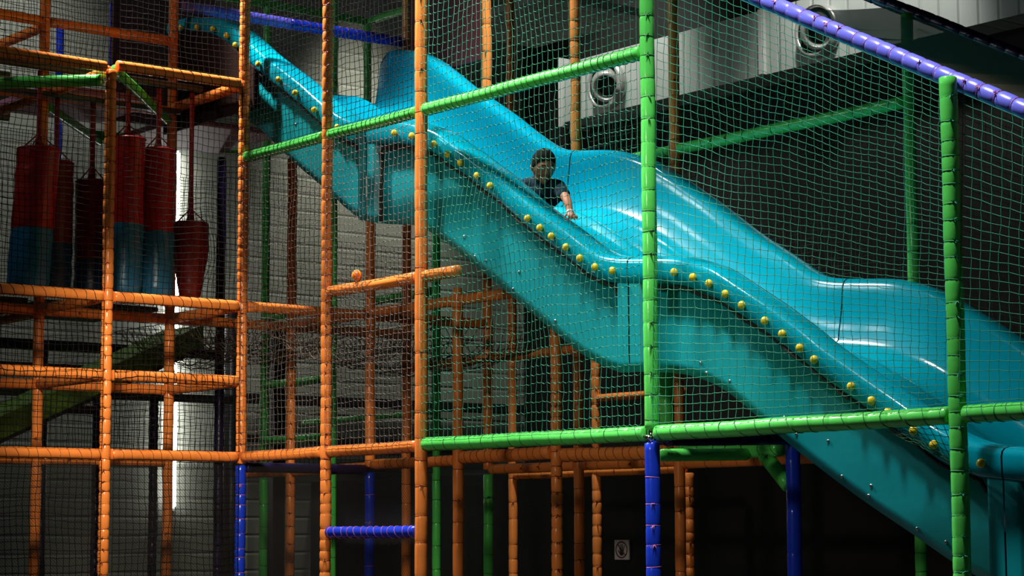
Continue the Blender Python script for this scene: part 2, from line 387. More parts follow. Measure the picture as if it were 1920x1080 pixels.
post(0, m3, [(0, 4.4, O)], 'narrow orange post in the far row under the slide joint', 'cinch', gap=(.1, .15))
post(-1.2, m3, [(0, ZT, O)], 'far rust post right of the thick rust post', 'soft')
post(1.2, m3, [(0, 2.3, O)], 'dark rust post close behind the knobbly post right of the sign', 'cinch', gap=(.08, .12))
post(-2.4, m3, [(0, 5.4, G)], 'dark green post seen just right of the tall smooth orange post', 'soft')
post(-3.6, m2, [(0, ZT, G)], 'dark green post behind the top end of the slide', 'soft')
post(-3.6, m3, [(6.3, ZT, G)], 'short green post hanging under the blue top rail', 'soft')
post(-2.4, m2, [(0, ZT, G)], 'green post half hidden behind the bright orange post', 'soft')
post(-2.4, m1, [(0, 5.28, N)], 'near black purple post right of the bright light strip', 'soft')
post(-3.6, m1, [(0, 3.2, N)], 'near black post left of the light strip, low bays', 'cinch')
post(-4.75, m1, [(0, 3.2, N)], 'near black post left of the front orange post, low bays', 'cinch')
post(-3.46, 1.27, [(5.75, ZT, B_)], 'dark blue post at the top left beside the slide entrance', 'soft')
post(-4.62, 1.29, [(5.75, ZT, B_)], 'dark blue post rising above the front orange post', 'soft')
post(-5.82, 1.30, [(5.75, ZT, B_)], 'dark blue post at the top left corner beside an orange post', 'soft')
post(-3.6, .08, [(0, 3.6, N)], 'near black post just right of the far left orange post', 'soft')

# front rails
rail((0, -2.75, 2.4), (0, -1.2, 2.4), O, 'orange lashed rail on the second level, left of the front left post', 'rail')
rail((0, -1.2, 2.4), (0, 0, 2.4), O, 'orange lashed rail on the second level, up to the corner post', 'rail')
rail((0, -2.75, 3.0), (0, -1.2, 3.0), O, 'orange mid rail at the far left above the second level', 'rail', tiem='cord_black')
rail((0, -1.2, 3.0), (0, 0, 3.0), O, 'orange mid rail between the front left post and corner post', 'rail', tiem='cord_black')
rail((0, -2.75, 3.6), (0, -1.2, 3.6), O, 'orange rail right under the leftmost hanging bags', 'rail', tiem='cord_black')
rail((0, -1.2, 3.6), (0, 0, 3.6), O, 'orange rail under the pair of tall hanging bags', 'rail', tiem='cord_black')
rail((0, -2.75, 5.38), (0, -1.2, 5.38), O, 'orange rail crossing the upper left edge of the frame', 'rail', tiem='cord_black')
rail((0, -1.2, 5.4), (0, 0, 5.4), O, 'orange rail from the top of the front left post to the corner', 'rail', tiem='cord_black')
rail((0, 0, 2.4), (1.2, 0, 2.4), O, 'bright orange lashed rail right of the corner post', 'rail')
rail((1.2, 0, 2.4), (2.4, 0, 2.4), O, 'bright orange lashed rail above the short blue rail', 'rail')
rail((2.4, 0, 2.41), (4.8, 0, 2.39), G, 'long light green rail below the boy, on the second level', 'rail', R=.048, tiem='tie_green', gap=(.13, .15))
rail((4.8, 0, 2.39), (7.2, 0, 2.39), G, 'long light green rail crossing in front of the lower slide', 'rail', R=.049, tiem='tie_green', gap=(.13, .15))
rail((7.2, 0, 2.39), (9.4, 0, 2.39), G, 'light green rail running off the right edge', 'rail', R=.049, tiem='tie_teal')
rail((0, 0, 4.8), (1.2, 0, 4.8), G, 'green rail crossing the upper slide beside the corner post', 'rail', tiem='tie_green', gap=(.055, .065))
rail((1.2, 0, 4.8), (2.4, 0, 4.8), G, 'green rail crossing the upper slide under the blue tower wall', 'rail', tiem='cord_black', gap=(.055, .065))
rail((2.4, 0, 4.8), (4.8, 0, 4.8), G, 'long green rail rising to the top of the tall green post', 'rail', tiem='tie_green', gap=(.06, .07), R=.046)
rail((1.2, 0, 1.8), (2.4, 0, 1.8), B_, 'short blue rail low between two bright orange posts', 'rail')
rail((1.2, 0, 3.6), (2.4, 0, 3.6), O, 'pinkish orange rail with the small ball on it', 'soft', gap=(.3, .5))
rail((2.4, 0, 3.6), (2.88, 0, 3.6), O, 'short orange rail stub beyond the tall smooth post', 'soft')
# sloping violet rails over the slide
zv = lambda x: 4.93-.512*(x-5.78)
rail((4.8, .1, zv(4.8)), (9.3, .1, zv(9.3)), V, 'bright violet sloping rail above the slide netting', 'cinch', R=.05, gap=(.10, .13))
rail((3.9, m2+.1, zv(3.9)), (9.3, m2+.1, zv(9.3)), N, 'dark purple sloping rail at the rear top right', 'cinch', R=.045, gap=(.13, .17))
tube('padded_rail', [((-1.2, .08, 6.31), (-1.2, 1.2, 6.31), V), ((-1.2, 1.2, 6.31), (-1.2, 2.43, 6.32), B_)], 'shiny violet to blue rail over the slide entrance', 'rail', 'rail', R=.05, tiem='tie_pink')
# rails of the second row and cross rails
rail((-1.2, -2.75, 5.98), (-1.2, -1.17, 5.98), O, 'dim orange rail at the top left corner', 'soft')
rail((-1.2, -1.17, 5.98), (-1.2, .03, 5.98), O, 'dim orange rail crossing in front of the dark blue posts', 'soft')
rail((-1.2, -2.75, 5.36), (-1.2, -1.17, 5.36), O, 'dark orange rail under the far left green brace', 'soft')
rail((-1.2, -1.17, 5.37), (-1.2, .03, 5.37), O, 'dark orange rail under the mauve ceiling deck', 'soft')
for z, w_ in ((3.6, 'under the bag deck'), (3.0, 'under the mid rail'), (2.4, 'under the second level rail')):
    rail((-1.2, -2.75, z), (-1.2, -1.17, z), O, 'dark orange inner rail at far left ' + w_, 'soft')
    rail((-1.2, -1.17, z), (-1.2, .03, z), O, 'dark orange inner rail left of the light strip ' + w_, 'soft')
for z, w_ in ((5.4, 'under the slide entrance'), (3.6, 'under the bag deck'), (3.0, 'at mid rail height')):
    rail((-1.2, .03, z), (0, 0, z), O, 'glossy orange cross rail running back from the corner post ' + w_, 'soft', gap=(.09, .14))
for z, w_ in ((5.36, 'top'), (3.6, 'bag deck'), (3.0, 'mid rail')):
    rail((-1.2, -1.17, z), (0, -1.2, z), O, 'glossy orange cross rail behind the front left post, ' + w_, 'soft', gap=(.09, .14))
for z, w_ in ((5.94, 'highest'), (5.36, 'upper'), (3.58, 'lower')):
    rail((-2.4, -1.17, z), (-1.2, -1.17, z), O, 'glossy orange cross rail at the far left edge, ' + w_ + ' one', 'soft', gap=(.07, .12))
for z0, w_ in ((5.28, 'above the hanging bags'),):
    rail((-1.2, -2.4, z0), (0, -1.22, z0), G, 'green brace level with the bag straps at the left edge', 'far', R=.047)
    rail((0, -1.18, z0+.1), (-1.2, 0, z0), G, 'green diagonal brace from the front left post to the inner post', 'far', R=.04)
    rail((-1.2, -1.15, z0), (-2.4, .0, z0), G, 'dark green diagonal brace above the bag straps', 'far', R=.04)
    rail((-2.34, -.2, 5.33), (-2.34, 1.5, 5.36), G, 'dark green rail just left of the corner post above the bags', 'far', R=.04)
# y running rails to the right of the corner, third level
rail((0, 0, 3.6), (0, m1, 3.6), O, 'orange rail running back from the corner post under the slide', 'rail')
rail((0, m1, 3.6), (0, m2, 3.6), O, 'orange lashed rail deep under the slide', 'rail')
rail((-1.2, .03, 3.6), (-1.2, m1, 3.6), O, 'dark rust rail behind the sagging rope net', 'soft')
rail((-1.2, m1, 3.6), (-1.2, m2, 3.6), O, 'dark rust rail behind the rust posts under the slide', 'soft')
rail((-1.2, m1, 3.62), (0, m1, 3.62), O, 'rust cross rail behind the orange ball', 'soft')
rail((0, m1, 3.62), (1.2, m1, 3.62), O, 'rust cross rail below the pinkish orange rail', 'soft')
rail((1.2, m1, 3.62), (2.0, m1, 3.62), O, 'rust cross rail meeting the slide skirt', 'soft')
rail((-1.2, m2, 3.3), (0, m2, 3.3), O, 'thin orange rail far under the slide', 'soft', R=.035)
rail((0, m2, 3.3), (1.2, m2, 3.3), O, 'yellow orange lashed rail far under the slide', 'rail', R=.04)
rail((0, m3, 3.0), (1.2, m3, 3.0), O, 'low orange rail in the far row under the slide', 'rail', R=.035)
rail((-3.6, m2, 3.95), (-2.4, m2, 3.95), G, 'shiny green rail right of the corner post at the back', 'soft', R=.04)
rail((-3.6, m3, 4.2), (-2.4, m3, 4.2), G, 'bright green rail behind the orange ball', 'rail', R=.045)
rail((-3.6, m2, 2.72), (-2.4, m2, 2.72), G, 'dark green lashed rail low behind the grey nets', 'rail', R=.045)
rail((-3.6, m2, 3.28), (-2.4, m2, 3.28), G, 'green rail beneath the sagging rope net', 'soft', R=.04)
rail((-4.8, m3, 3.0), (-2.4, m3, 3.0), G, 'thin green rail in front of the pale wall', 'soft', R=.03)
# second level, inner rows
rail((-2.1, m1, 2.34), (-1.2, m1, 2.34), O, 'glossy rust rail right of the blue corner foot', 'rail')
rail((-1.2, m1, 2.34), (0, m1, 2.34), O, 'glossy rust rail beneath the bright orange rail', 'rail')
rail((0, m1, 2.36), (1.2, m1, 2.36), O, 'dim rust rail behind the top of the black mesh bay', 'rail')
rail((1.2, m1, 2.38), (2.4, m1, 2.38), O, 'orange lashed rail just under the long light green rail', 'rail', R=.05)
rail((2.4, m1, 2.36), (3.68, m1, 2.34), O, 'orange rail crossing behind the blue foot of the green post', 'rail', R=.05)
rail((3.68, m1, 2.33), (4.75, m1, 2.33), G, 'green rail beneath the long rail, ending at a brace', 'rail', R=.055, gap=(.13, .15))
rail((4.5, m1, 2.33), (4.8, m1, 2.04), G, 'short green angled brace on the dark blue post', 'soft', R=.05)
rail((4.8, .06, 2.36), (4.8, m1, 2.40), N, 'dark purple rail running back beneath the green rail', 'far', R=.05)
rail((4.75, .1, 2.26), (4.4, m1, 2.30), G, 'dim green rail under the dark purple rail', 'far', R=.04)
rail((0, m2, 2.34), (1.2, m2, 2.34), O, 'dark rust rail over the black doorways', 'soft')
rail((1.2, m2, 2.34), (2.4, m2, 2.34), O, 'dark rust rail over the wall sign', 'soft')
rail((2.4, m2, 2.32), (4.8, m2, 2.32), O, 'dark rust rail behind the short green rail', 'soft')
rail((-1.2, m3, 2.34), (1.2, m3, 2.34), O, 'farthest dark rust rail under the second level', 'soft')
rail((0, 0, 2.32), (0, m1, 2.32), N, 'dark purple rail under the bright orange rail', 'far', R=.04)
# rear green rails
rail((1.25, m2, 4.8), (2.4, m2, 4.79), G, 'rear green rail just behind the far slide lip', 'rail', tiem='tie_green')
rail((2.4, m2, 4.79), (4.8, m2, 4.79), G, 'long rear green rail joining the rear green post', 'soft', gap=(.10, .2), R=.046)
rail((-3.6, m1+.6, 7.17), (-3.6, m3, 7.17), G, 'dark green rail at the top behind the blue rail', 'soft')
rail((-3.6, m3, 7.17), (-2.4, m3, 7.17), G, 'green rail meeting the rust post at the top', 'soft')
rail((-3.6, m2, 6.30), (-3.6, m3, 6.30), G, 'green rail just over the slide crest', 'soft')

# ---------------------------------------------------------------- decks, panels, ramp
def slab(name, a, b_, m, label, cat):
    b = MB(); b.box(a, b_); o = b.build(name, m, smooth=False, origin=a); bev = o.modifiers.new('bevel', 'BEVEL'); bev.width = .01; bev.segments = 2
    return tag(o, label, cat)
slab('deck_board', (-2.38, -2.7, 5.44), (-1.25, -1.24, 5.49), M['deck'], 'mauve deck underside at the upper left edge', 'platform')
slab('deck_board', (-2.38, -1.1, 5.44), (-1.25, -.05, 5.49), M['deck'], 'mauve deck underside above the hanging bag straps', 'platform')
slab('deck_board', (-2.38, .1, 5.30), (-1.25, 1.18, 5.35), M['deck'], 'mauve deck underside left of the corner post', 'platform')
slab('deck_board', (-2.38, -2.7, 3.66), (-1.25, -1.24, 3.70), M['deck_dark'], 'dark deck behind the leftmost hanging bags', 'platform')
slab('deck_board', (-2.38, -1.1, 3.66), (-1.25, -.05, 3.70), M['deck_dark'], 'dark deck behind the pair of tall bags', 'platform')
slab('wall_panel', (-1.12, m2-.02, 5.95), (-.06, m2+.02, 7.3), M['maroon'], 'dark maroon panel above the blue end of the slide', 'panel')
slab('wall_panel', (-2.45, .1, 5.5), (-2.41, 1.18, 7.3), M['brown'], 'dull brown panel behind the slide entrance', 'panel')
slab('wall_panel', (-3.04, -2.6, 5.5), (-3.0, -.6, 5.95), M['olive'], 'olive board behind the nets at the upper left', 'panel')
slab('steel_beam', (-3.7, -2.7, 3.08), (-3.6, 2.2, 3.16), M['grey_steel'], 'long grey steel beam below the orange mid rail', 'beam')
slab('steel_beam', (-4.4, -2.7, 2.98), (-4.3, 1.0, 3.06), M['brown'], 'brown steel beam under the grey beam', 'beam')
slab('steel_beam', (-3.8, -2.7, 3.34), (-3.7, .7, 3.40), M['dark_steel'], 'near black beam between the orange rails at left', 'beam')
slab('steel_beam', (-4.0, -2.7, 3.54), (-3.9, 2.2, 3.64), M['navy'], 'dark purple beam under the bag deck', 'beam')
slab('steel_beam', (-6.45, 4.0, 3.30), (-6.38, 8.1, 3.42), M['dark_steel'], 'dark beam on the pale wall behind the rust posts', 'beam')
slab('steel_beam', (-6.45, 4.0, 2.86), (-6.38, 8.1, 2.95), M['dark_steel'], 'lower dark beam on the pale wall', 'beam')
b = MB(); b.sweep([(-5.2, 3.1, 0), (-5.2, 3.1, 4.2)], .10, 20); tag(b.build('steel_column', M['grey_steel']), 'round dark grey column behind the grey nets', 'column')
b = MB(); b.box((-4.9, 3.3, 0), (-4.7, 3.45, 4.0)); tag(b.build('steel_column', M['dark_steel'], smooth=False), 'flat near black column right of the second orange post', 'column')
# inclined green ramp
t = thing('ramp', (-3.0, -1.6, 2.3), 'olive green inclined ramp behind the left posts', 'ramp')
b = MB()
def incl(b, x0, x1, y0, z0, y1, z1, th):
    b.add([(x0,y0,z0),(x1,y0,z0),(x1,y1,z1),(x0,y1,z1),(x0,y0,z0+th),(x1,y0,z0+th),(x1,y1,z1+th),(x0,y1,z1+th)],
          [(3,2,1,0),(4,5,6,7),(0,1,5,4),(1,2,6,5),(2,3,7,6),(3,0,4,7)])
incl(b, -3.5, -2.72, -2.0, 2.06, 1.26, 3.55, .20); b.build('ramp_board', M['ramp_green'], t, False)
b = MB(); incl(b, -3.5, -2.70, -2.0, 2.025, 1.26, 3.515, .034); b.build('ramp_edge', M['dark_steel'], t, False)

# sign on the black partition
t = thing('sign', (-1.05, 4.96, 1.53), 'small white no entry sign with a black hand in a ring', 'sign')
x0, x1, z0, z1, ys = -1.15, -.945, 1.54, 1.73, 4.955
b = MB(); b.box((x0, ys, z0), (x1, 4.97, z1)); b.build('sign_board', M['white'], t, False)
cx, cz = (x0+x1)/2, (z0+z1)/2
b = MB(); n = 40
b.grid([[(cx+.088*math.cos(2*PI*k/n), ys-.002, cz+.083*math.sin(2*PI*k/n)), (cx+.074*math.cos(2*PI*k/n), ys-.002, cz+.069*math.sin(2*PI*k/n))] for k in range(n+1)])
b.sweep([(cx-.055, ys-.001, cz+.052), (cx+.055, ys-.001, cz-.052)], .005, 6); b.build('prohibition_ring', M['ring_red'], t, False)
b = MB()
def flat(b, p, q, wd, yy=ys-.0025):
    p, q = Vector((p[0], yy, p[1])), Vector((q[0], yy, q[1])); d = (q-p).normalized(); s_ = Vector((-d.z, 0, d.x))*wd
    b.add([p-s_, p+s_, q+s_*.8, q-s_*.8], [(0, 1, 2, 3)])
b.add([(cx-.018, ys-.0025, cz-.055), (cx+.026, ys-.0025, cz-.055), (cx+.034, ys-.0025, cz-.002), (cx-.022, ys-.0025, cz+.004)], [(0, 1, 2, 3)])
for dx, l, sl in ((-.017, .045, -.018), (-.002, .056, -.006), (.012, .053, .004), (.027, .040, .014)): flat(b, (cx+dx, cz-.005), (cx+dx+sl, cz+l), .0062)
flat(b, (cx-.012, cz-.045), (cx-.045, cz-.004), .0075)
b.build('hand_symbol', M['ink'], t, False)

# ---------------------------------------------------------------- hanging bags
def bag(x, y, z0, z1, R, label, split=.44, tilt=0, tx=0, cols=('red_vinyl', 'bag_blue'), top=5.42, cone=False, seed=1):
    rs = random.Random(seed)
    t = thing('punching_bag', (x, y, z0), label, 'punching bag', 'hanging red and blue bags')
    H = z1-z0; zs = z0+H*split
    def body(za, zb, name, mm, capb, capt):
        b = MB(); N = 26; rows = []
        zz = [za+(zb-za)*i/(N-1) for i in range(N)]
        prof = []
        for z in zz:
            q = (z-z0)/H; rr = R
            if cone: rr = R*(.55+.45*min(1, q*1.6))
            rr *= 1+.012*math.sin(q*40+seed)
            if q < .06: rr *= .86+.14*(q/.06)**.5
            prof.append((rr, z))
        if capb: prof = [(0.001, prof[0][1]+.01)] + prof
        if capt: prof = prof[:-1] + [(prof[-1][0]*.985, zb-.012), (prof[-1][0]*.94, zb), (prof[-1][0]*.80, zb+.004), (.001, zb+.006)]
        for rr, z in prof:
            q = (z-z0)/H; row = []
            for k in range(33):
                a = 2*PI*(k % 32)/32
                wob = 1+.016*noise.noise(Vector((math.cos(a)*2, math.sin(a)*2, z*14+seed)))*2
                # crease line below the middle
                cr = 1-.035*math.exp(-((q-.62-.02*math.sin(a*3))/.018)**2)
                row.append((x+tx*(1-q)+rr*wob*cr*math.cos(a), y+tilt*(1-q)+rr*wob*cr*math.sin(a), z))
            rows.append(row)
        b.grid(rows); return b.build(name, mm, t)
    if split > 0:
        body(z0, zs, 'lower_sleeve', M[cols[1]], True, False); body(zs-.004, z1, 'upper_sleeve', M[cols[0]], False, True)
    else: body(z0, z1, 'upper_sleeve', M[cols[0]], True, True)
    b = MB()
    rows = []
    for i in range(9):
        z = z1+(top-z1)*i/8; w_ = .018 if i > 1 else .032-.01*i; row = []
        for sx in (-1, 1): row.append((x+.004*sx, y+sx*w_, z))
        rows.append(row)
    b.grid(rows); o = b.build('strap', M['red_strap'], t); md = o.modifiers.new('thick', 'SOLIDIFY'); md.thickness = .012; md.offset = 0
    b = MB()
    for k in range(4):
        a = PI/4+k*PI/2; b.sweep([(x, y, z1+.12), (x+R*.8*math.cos(a), y+R*.8*math.sin(a), z1+.005)], .006, 6)
    b.build('hanger_cord', M['red_strap'], t)
    b = MB(); rr = R*(1.004 if not cone else 1.0)
    if not cone: b.sweep([(x+rr*math.cos(2*PI*k/32), y+rr*math.sin(2*PI*k/32), z1-.012) for k in range(32)], .005, 6, closed=True); b.build('top_piping', M['red_strap'], t)
bag(-.6, -1.50, 3.69, 4.80, .165, 'leftmost hanging bag, red over blue, leaning', .42, tilt=-.07, seed=1)
bag(-.97, -1.16, 3.74, 4.78, .14, 'red and blue bag in shade-darkened colours behind the leftmost bag', .36, top=5.31, seed=2, cols=('dark_shaded_red', 'bag_blue_shaded'))
bag(-.97, -.84, 3.70, 4.66, .13, 'shortest red and blue bag in shade-darkened colours against the front orange post', .32, top=5.31, seed=3, cols=('dark_shaded_red', 'bag_blue_shaded'))
bag(-.6, -.72, 3.69, 4.97, .145, 'tall bright red and blue bag just right of the front orange post', .45, seed=4, tilt=-.02)
bag(-.6, -.44, 3.69, 4.91, .135, 'tall red and blue bag left of the light strip', .44, seed=5)
bag(-.60, -.13, 3.70, 4.33, .15, 'squat dark red bag tapering downward beside the light strip', 0, seed=6, cols=('dark_shaded_red', 'bag_blue_shaded'), cone=True, top=5.42)

slab('steel_beam', (-.63, -2.7, 5.43), (-.57, -.04, 5.48), M['dark_steel'], 'thin dark bar the bright red and blue bags hang from', 'beam')
slab('steel_beam', (-1.02, -2.7, 5.30), (-.92, -.04, 5.34), M['dark_steel'], 'thin dark bar the darker rear bags hang from', 'beam')
# small ball on the rail
t = thing('play_ball', (1.63, -.02, 3.64), 'small orange and yellow ball resting on the pinkish orange rail', 'ball')
b = MB(); b.ball((1.63, -.02, 3.685), .04, 20, 14); b.build('ball_skin', M['ball'], t)
b = MB()
for a in (0, PI/2):
    b.sweep([(1.63+.0405*math.cos(q)*math.cos(a), -.02+.0405*math.cos(q)*math.sin(a), 3.685+.0405*math.sin(q)) for q in [2*PI*k/24 for k in range(24)]], .0035, 6, closed=True)
b.build('ball_seams', M['ball_yellow'], t)

# ---------------------------------------------------------------- slide
LIP = [(-1.56,6.16),(-1.25,6.14),(-.98,6.09),(-.72,6.03),(-.5,5.93),(-.25,5.77),(0,5.60),(.3,5.42),(.55,5.27),(.82,5.09),(1.1,4.92),(1.3,4.84),(1.49,4.80),(1.89,4.745),(2.11,4.69),(2.38,4.59),(2.54,4.49),(2.69,4.41),(2.88,4.29),(3.03,4.2),(3.44,3.92),(3.57,3.84),(3.69,3.77),(3.84,3.68),(3.98,3.59),(4.13,3.515),(4.3,3.475),(4.42,3.46),(4.88,3.41),(5.05,3.36),(5.19,3.31),(5.33,3.23),(5.47,3.15),(5.66,3.04),(5.8,2.95),(5.94,2.86),(6.05,2.78),(6.33,2.61),(6.48,2.52),(6.6,2.45),(6.78,2.34),(6.92,2.255),(7.1,2.18),(7.24,2.145),(7.38,2.13),(7.8,2.08),(8.1,1.98),(8.4,1.82),(8.9,1.5),(9.4,1.2),(9.8,1.0),(10.3,.9)]
BOT = [(-1.56,5.42),(-1.3,5.42),(-.9,5.36),(-.5,5.26),(-.14,5.09),(.34,4.76),(.88,4.43),(1.24,4.2),(1.49,4.12),(1.66,4.09),(2.07,4.02),(2.52,3.79),(3.41,3.24),(3.85,2.97),(4.1,2.86),(4.27,2.81),(4.5,2.80),(4.65,2.79),(4.92,2.75),(5.2,2.65),(5.45,2.49),(5.73,2.3),(6.26,1.98),(6.65,1.77),(6.98,1.59),(7.2,1.5),(7.4,1.46),(7.8,1.40),(8.3,1.1),(9.0,.6),(9.6,.3),(10.3,.2)]
def interp(T, x):
    if x <= T[0][0]: return T[0][1]
    for i in range(len(T)-1):
        if x <= T[i+1][0]:
            a, b_ = T[i], T[i+1]; h = b_[0]-a[0]; s_ = (x-a[0])/h
            m0 = (b_[1]-T[i-1][1])/(b_[0]-T[i-1][0]) if i > 0 else (b_[1]-a[1])/h
            m1_ = (T[i+2][1]-a[1])/(T[i+2][0]-a[0]) if i+2 < len(T) else (b_[1]-a[1])/h
            return (2*s_**3-3*s_**2+1)*a[1]+(s_**3-2*s_**2+s_)*h*m0+(-2*s_**3+3*s_**2)*b_[1]+(s_**3-s_**2)*h*m1_
    return T[-1][1]
def lip(x): return (interp(LIP, x-.06)+2*interp(LIP, x)+interp(LIP, x+.06))/4
def bot(x): return (interp(BOT, x-.08)+2*interp(BOT, x)+interp(BOT, x+.08))/4
YC = 1.285   # centre line; the far half mirrors the near half
DEPTH = .47
def bedz(x):   # smoother wave than the lip
    return (lip(x-.25)+lip(x)*2+lip(x+.25))/4
def profile(x):
    L = lip(x); Bz = bedz(x)-DEPTH
    near = [(.215, L-.085), (.165, L-.088), (.155, L-.075), (.150, L-.02), (.150, L+.035), (.158, L+.062), (.180, L+.080), (.22, L+.090), (.30, L+.095), (.345, L+.090), (.375, L+.070), (.392, L+.03), (.40, L-.05), (.415, L-.16), (.45, Bz+.12), (.51, Bz+.045), (.60, Bz+.008), (.70, Bz)]
    mid = []
    for yd in (.93,):   # lane ridge, mirrored too
        mid += [(yd-.12, Bz), (yd-.07, Bz+.018), (yd-.035, Bz+.055), (yd, Bz+.065), (yd+.035, Bz+.055), (yd+.07, Bz+.018), (yd+.12, Bz)]
    half = near+mid
    return half + [(2*YC-y, z) for y, z in reversed(half)]
JOINTS = [-1.53, 1.49, 4.42, 7.36, 10.2]
slide = thing('wave_slide', (1.5, YC, 0), 'huge glossy turquoise wave slide descending from upper left to lower right', 'slide')
KN = [[-1.25,-.98,-.72,-.5,-.36,0,.3,.55,.82,.98,1.14],[1.89,2.11,2.38,2.54,2.69,2.88,3.03,3.44,3.57,3.69,3.84,3.98,4.13,4.3],[4.88,5.05,5.19,5.33,5.47,5.66,5.80,5.94,6.05,6.33,6.48,6.60,6.78,6.92,7.24],[7.9,8.2]]
KZ = {-.36: -.02}
RV = [[(.9,.28),(.4,.32)], [(2.6,.57),(2.85,.62),(2.72,.36+.3),(3.15,.66),(3.22,.5),(3.6,.62),(2.1,.55)], [(5.0,.55),(5.05,.6),(5.25,.58),(5.7,.56),(5.95,.42),(5.8,.6),(6.05,.48),(6.15,.72),(6.35,.75),(6.37,.55),(6.7,.62),(6.95,.72),(6.9,.55)], [(7.6,.5)]]
for si in range(4):
    xa, xb = JOINTS[si]+.006, JOINTS[si+1]-.006; N = 70
    b = MB(); xs = [xa+(xb-xa)*i/N for i in range(N+1)]
    def sec_row(x):
        row = []
        for y, z in profile(x):
            if si == 0:
                sh = .34*max(0, min(1, (y-.5)/1.6)); x2 = xb-(xb-x)*(xb-xa-sh)/(xb-xa); zz = z
                if y > 2.0:
                    dd = x2-(xa+sh); zz -= .10*max(0, 1-dd/.16)**2
                    zz += lip(x2)-lip(x)
                elif y > .5: zz += (lip(x2)-lip(x))*min(1, (y-.5)/.5)
                row.append((x2, y, zz))
            else: row.append((x, y, z))
        return row
    b.grid([sec_row(x) for x in xs])
    # end flanges standing down at each joint
    for x, s_ in ((xa, 1), (xb, -1)):
        if si == 0 and s_ == 1: continue
        pr = profile(x); b.add([(x, y, z) for y, z in pr]+[(x, y, z-.05 if .4 < y < 2*YC-.4 else z) for y, z in pr], [(k, k+1, len(pr)+k+1, len(pr)+k) for k in range(len(pr)-1)])
    o = b.build('chute_section', M['slide'], slide)
    sec = o
    # skirts near and far
    for side, ya, nm in ((1, .215, 'near_skirt'), (-1, 2*YC-.215, 'far_skirt')):
        b = MB(); st = []
        def yy(v): return v if side == 1 else 2*YC-v
        JW = .10
        for i in range(N+1):
            x = xs[i]; st.append(x)
        if si == 0 and side == -1: st = [max(x, xa+.36) for x in st]
        extra = sorted(set(st+[xa+JW, xa+JW+.012, xb-JW, xb-JW-.012]))
        rows = []
        for x in extra:
            injoint = x <= xa+JW+1e-6 or x >= xb-JW-1e-6
            yo = .160 if injoint else .235
            zt = lip(x)-.085; zb = bot(x); zb = min(zb, zt-.05)
            rows.append([(x, yy(yo), zt-(zt-zb)*k/8) for k in range(9)]+[(x, yy(yo+.03), zb-.0), (x, yy(yo+.03), zb+.05)])
        b.grid(rows)
        b.build(nm, M['skirt'], slide)
    # rope along the strip and down the joint band
    if si < 3 or True:
        b = MB(); pts = []
        xr0, xr1 = xa+JW+.03, xb-JW-.03
        if si > 0: pts += [(xr0-.01, .205, z) for z in [bot(xr0)+.02+k*(lip(xr0)-.17-bot(xr0))/6 for k in range(7)]]
        for i in range(61):
            x = xr0+(xr1-xr0)*i/60; e = min(x-xr0, xr1-x); dz = .05*max(0, 1-e/.06)**2
            pts.append((x, .19+.006*math.sin(x*30), lip(x)-.112-dz+.006*math.sin(x*17)))
        pts += [(xr1+.01, .205, z) for z in [lip(xr1)-.17-k*(lip(xr1)-.19-bot(xr1))/6 for k in range(7)]]
        b.sweep(pts, .013, 8); b.build('edge_rope', M['rope'], slide)
    for x in KN[si]:
        b = MB(); b.ball((0, 0, 0), .026, 14, 10, (1, .8, 1)); b.sweep([(0, .012, 0), (0, .035, 0)], .012, 8)
        k = b.build('bolt_cap', M['yellow'], sec); z = lip(x)-.012+KZ.get(x, 0)
        k.parent = sec; k.location = Vector((x, .128, z))-slide.location
        if not k.get('label'): k['label'] = 'yellow round bolt cap'
        # object origin of the section is at world zero relative to slide
        k.location = Vector((x, .128, z))
    for x, d in RV[si]:
        z = lip(x)-d
        if z < bot(x)+.03: z = bot(x)+.05
        b = MB(); b.ball((0, 0, 0), .011, 8, 6, (1, .6, 1)); k = b.build('rivet', M['rivet'], sec); k.location = Vector((x, .232, z)); k['label'] = 'small steel rivet'
# board at the entrance
b = MB(); xs_ = [-1.45+1.5*i/24 for i in range(25)]
for i in range(24):
    za, zb = lip(xs_[i])-.05, lip(xs_[i+1])-.05
    b.add([(xs_[i], .085, 5.22), (xs_[i+1], .085, 5.22), (xs_[i+1], .085, zb), (xs_[i], .085, za), (xs_[i], .11, 5.22), (xs_[i+1], .11, 5.22), (xs_[i+1], .11, zb), (xs_[i], .11, za)], [(0, 1, 2, 3), (7, 6, 5, 4), (3, 2, 6, 7), (1, 0, 4, 5)])
tag(b.build('wall_panel', M['brown_dark'], smooth=False), 'dark brown board hiding the slide entrance side', 'panel')
# entry deck lip
b = MB(); b.box((-1.62, .45, 5.60), (-1.535, 2.12, 5.70)); b.build('entry_lip', M['slide'], slide, False)

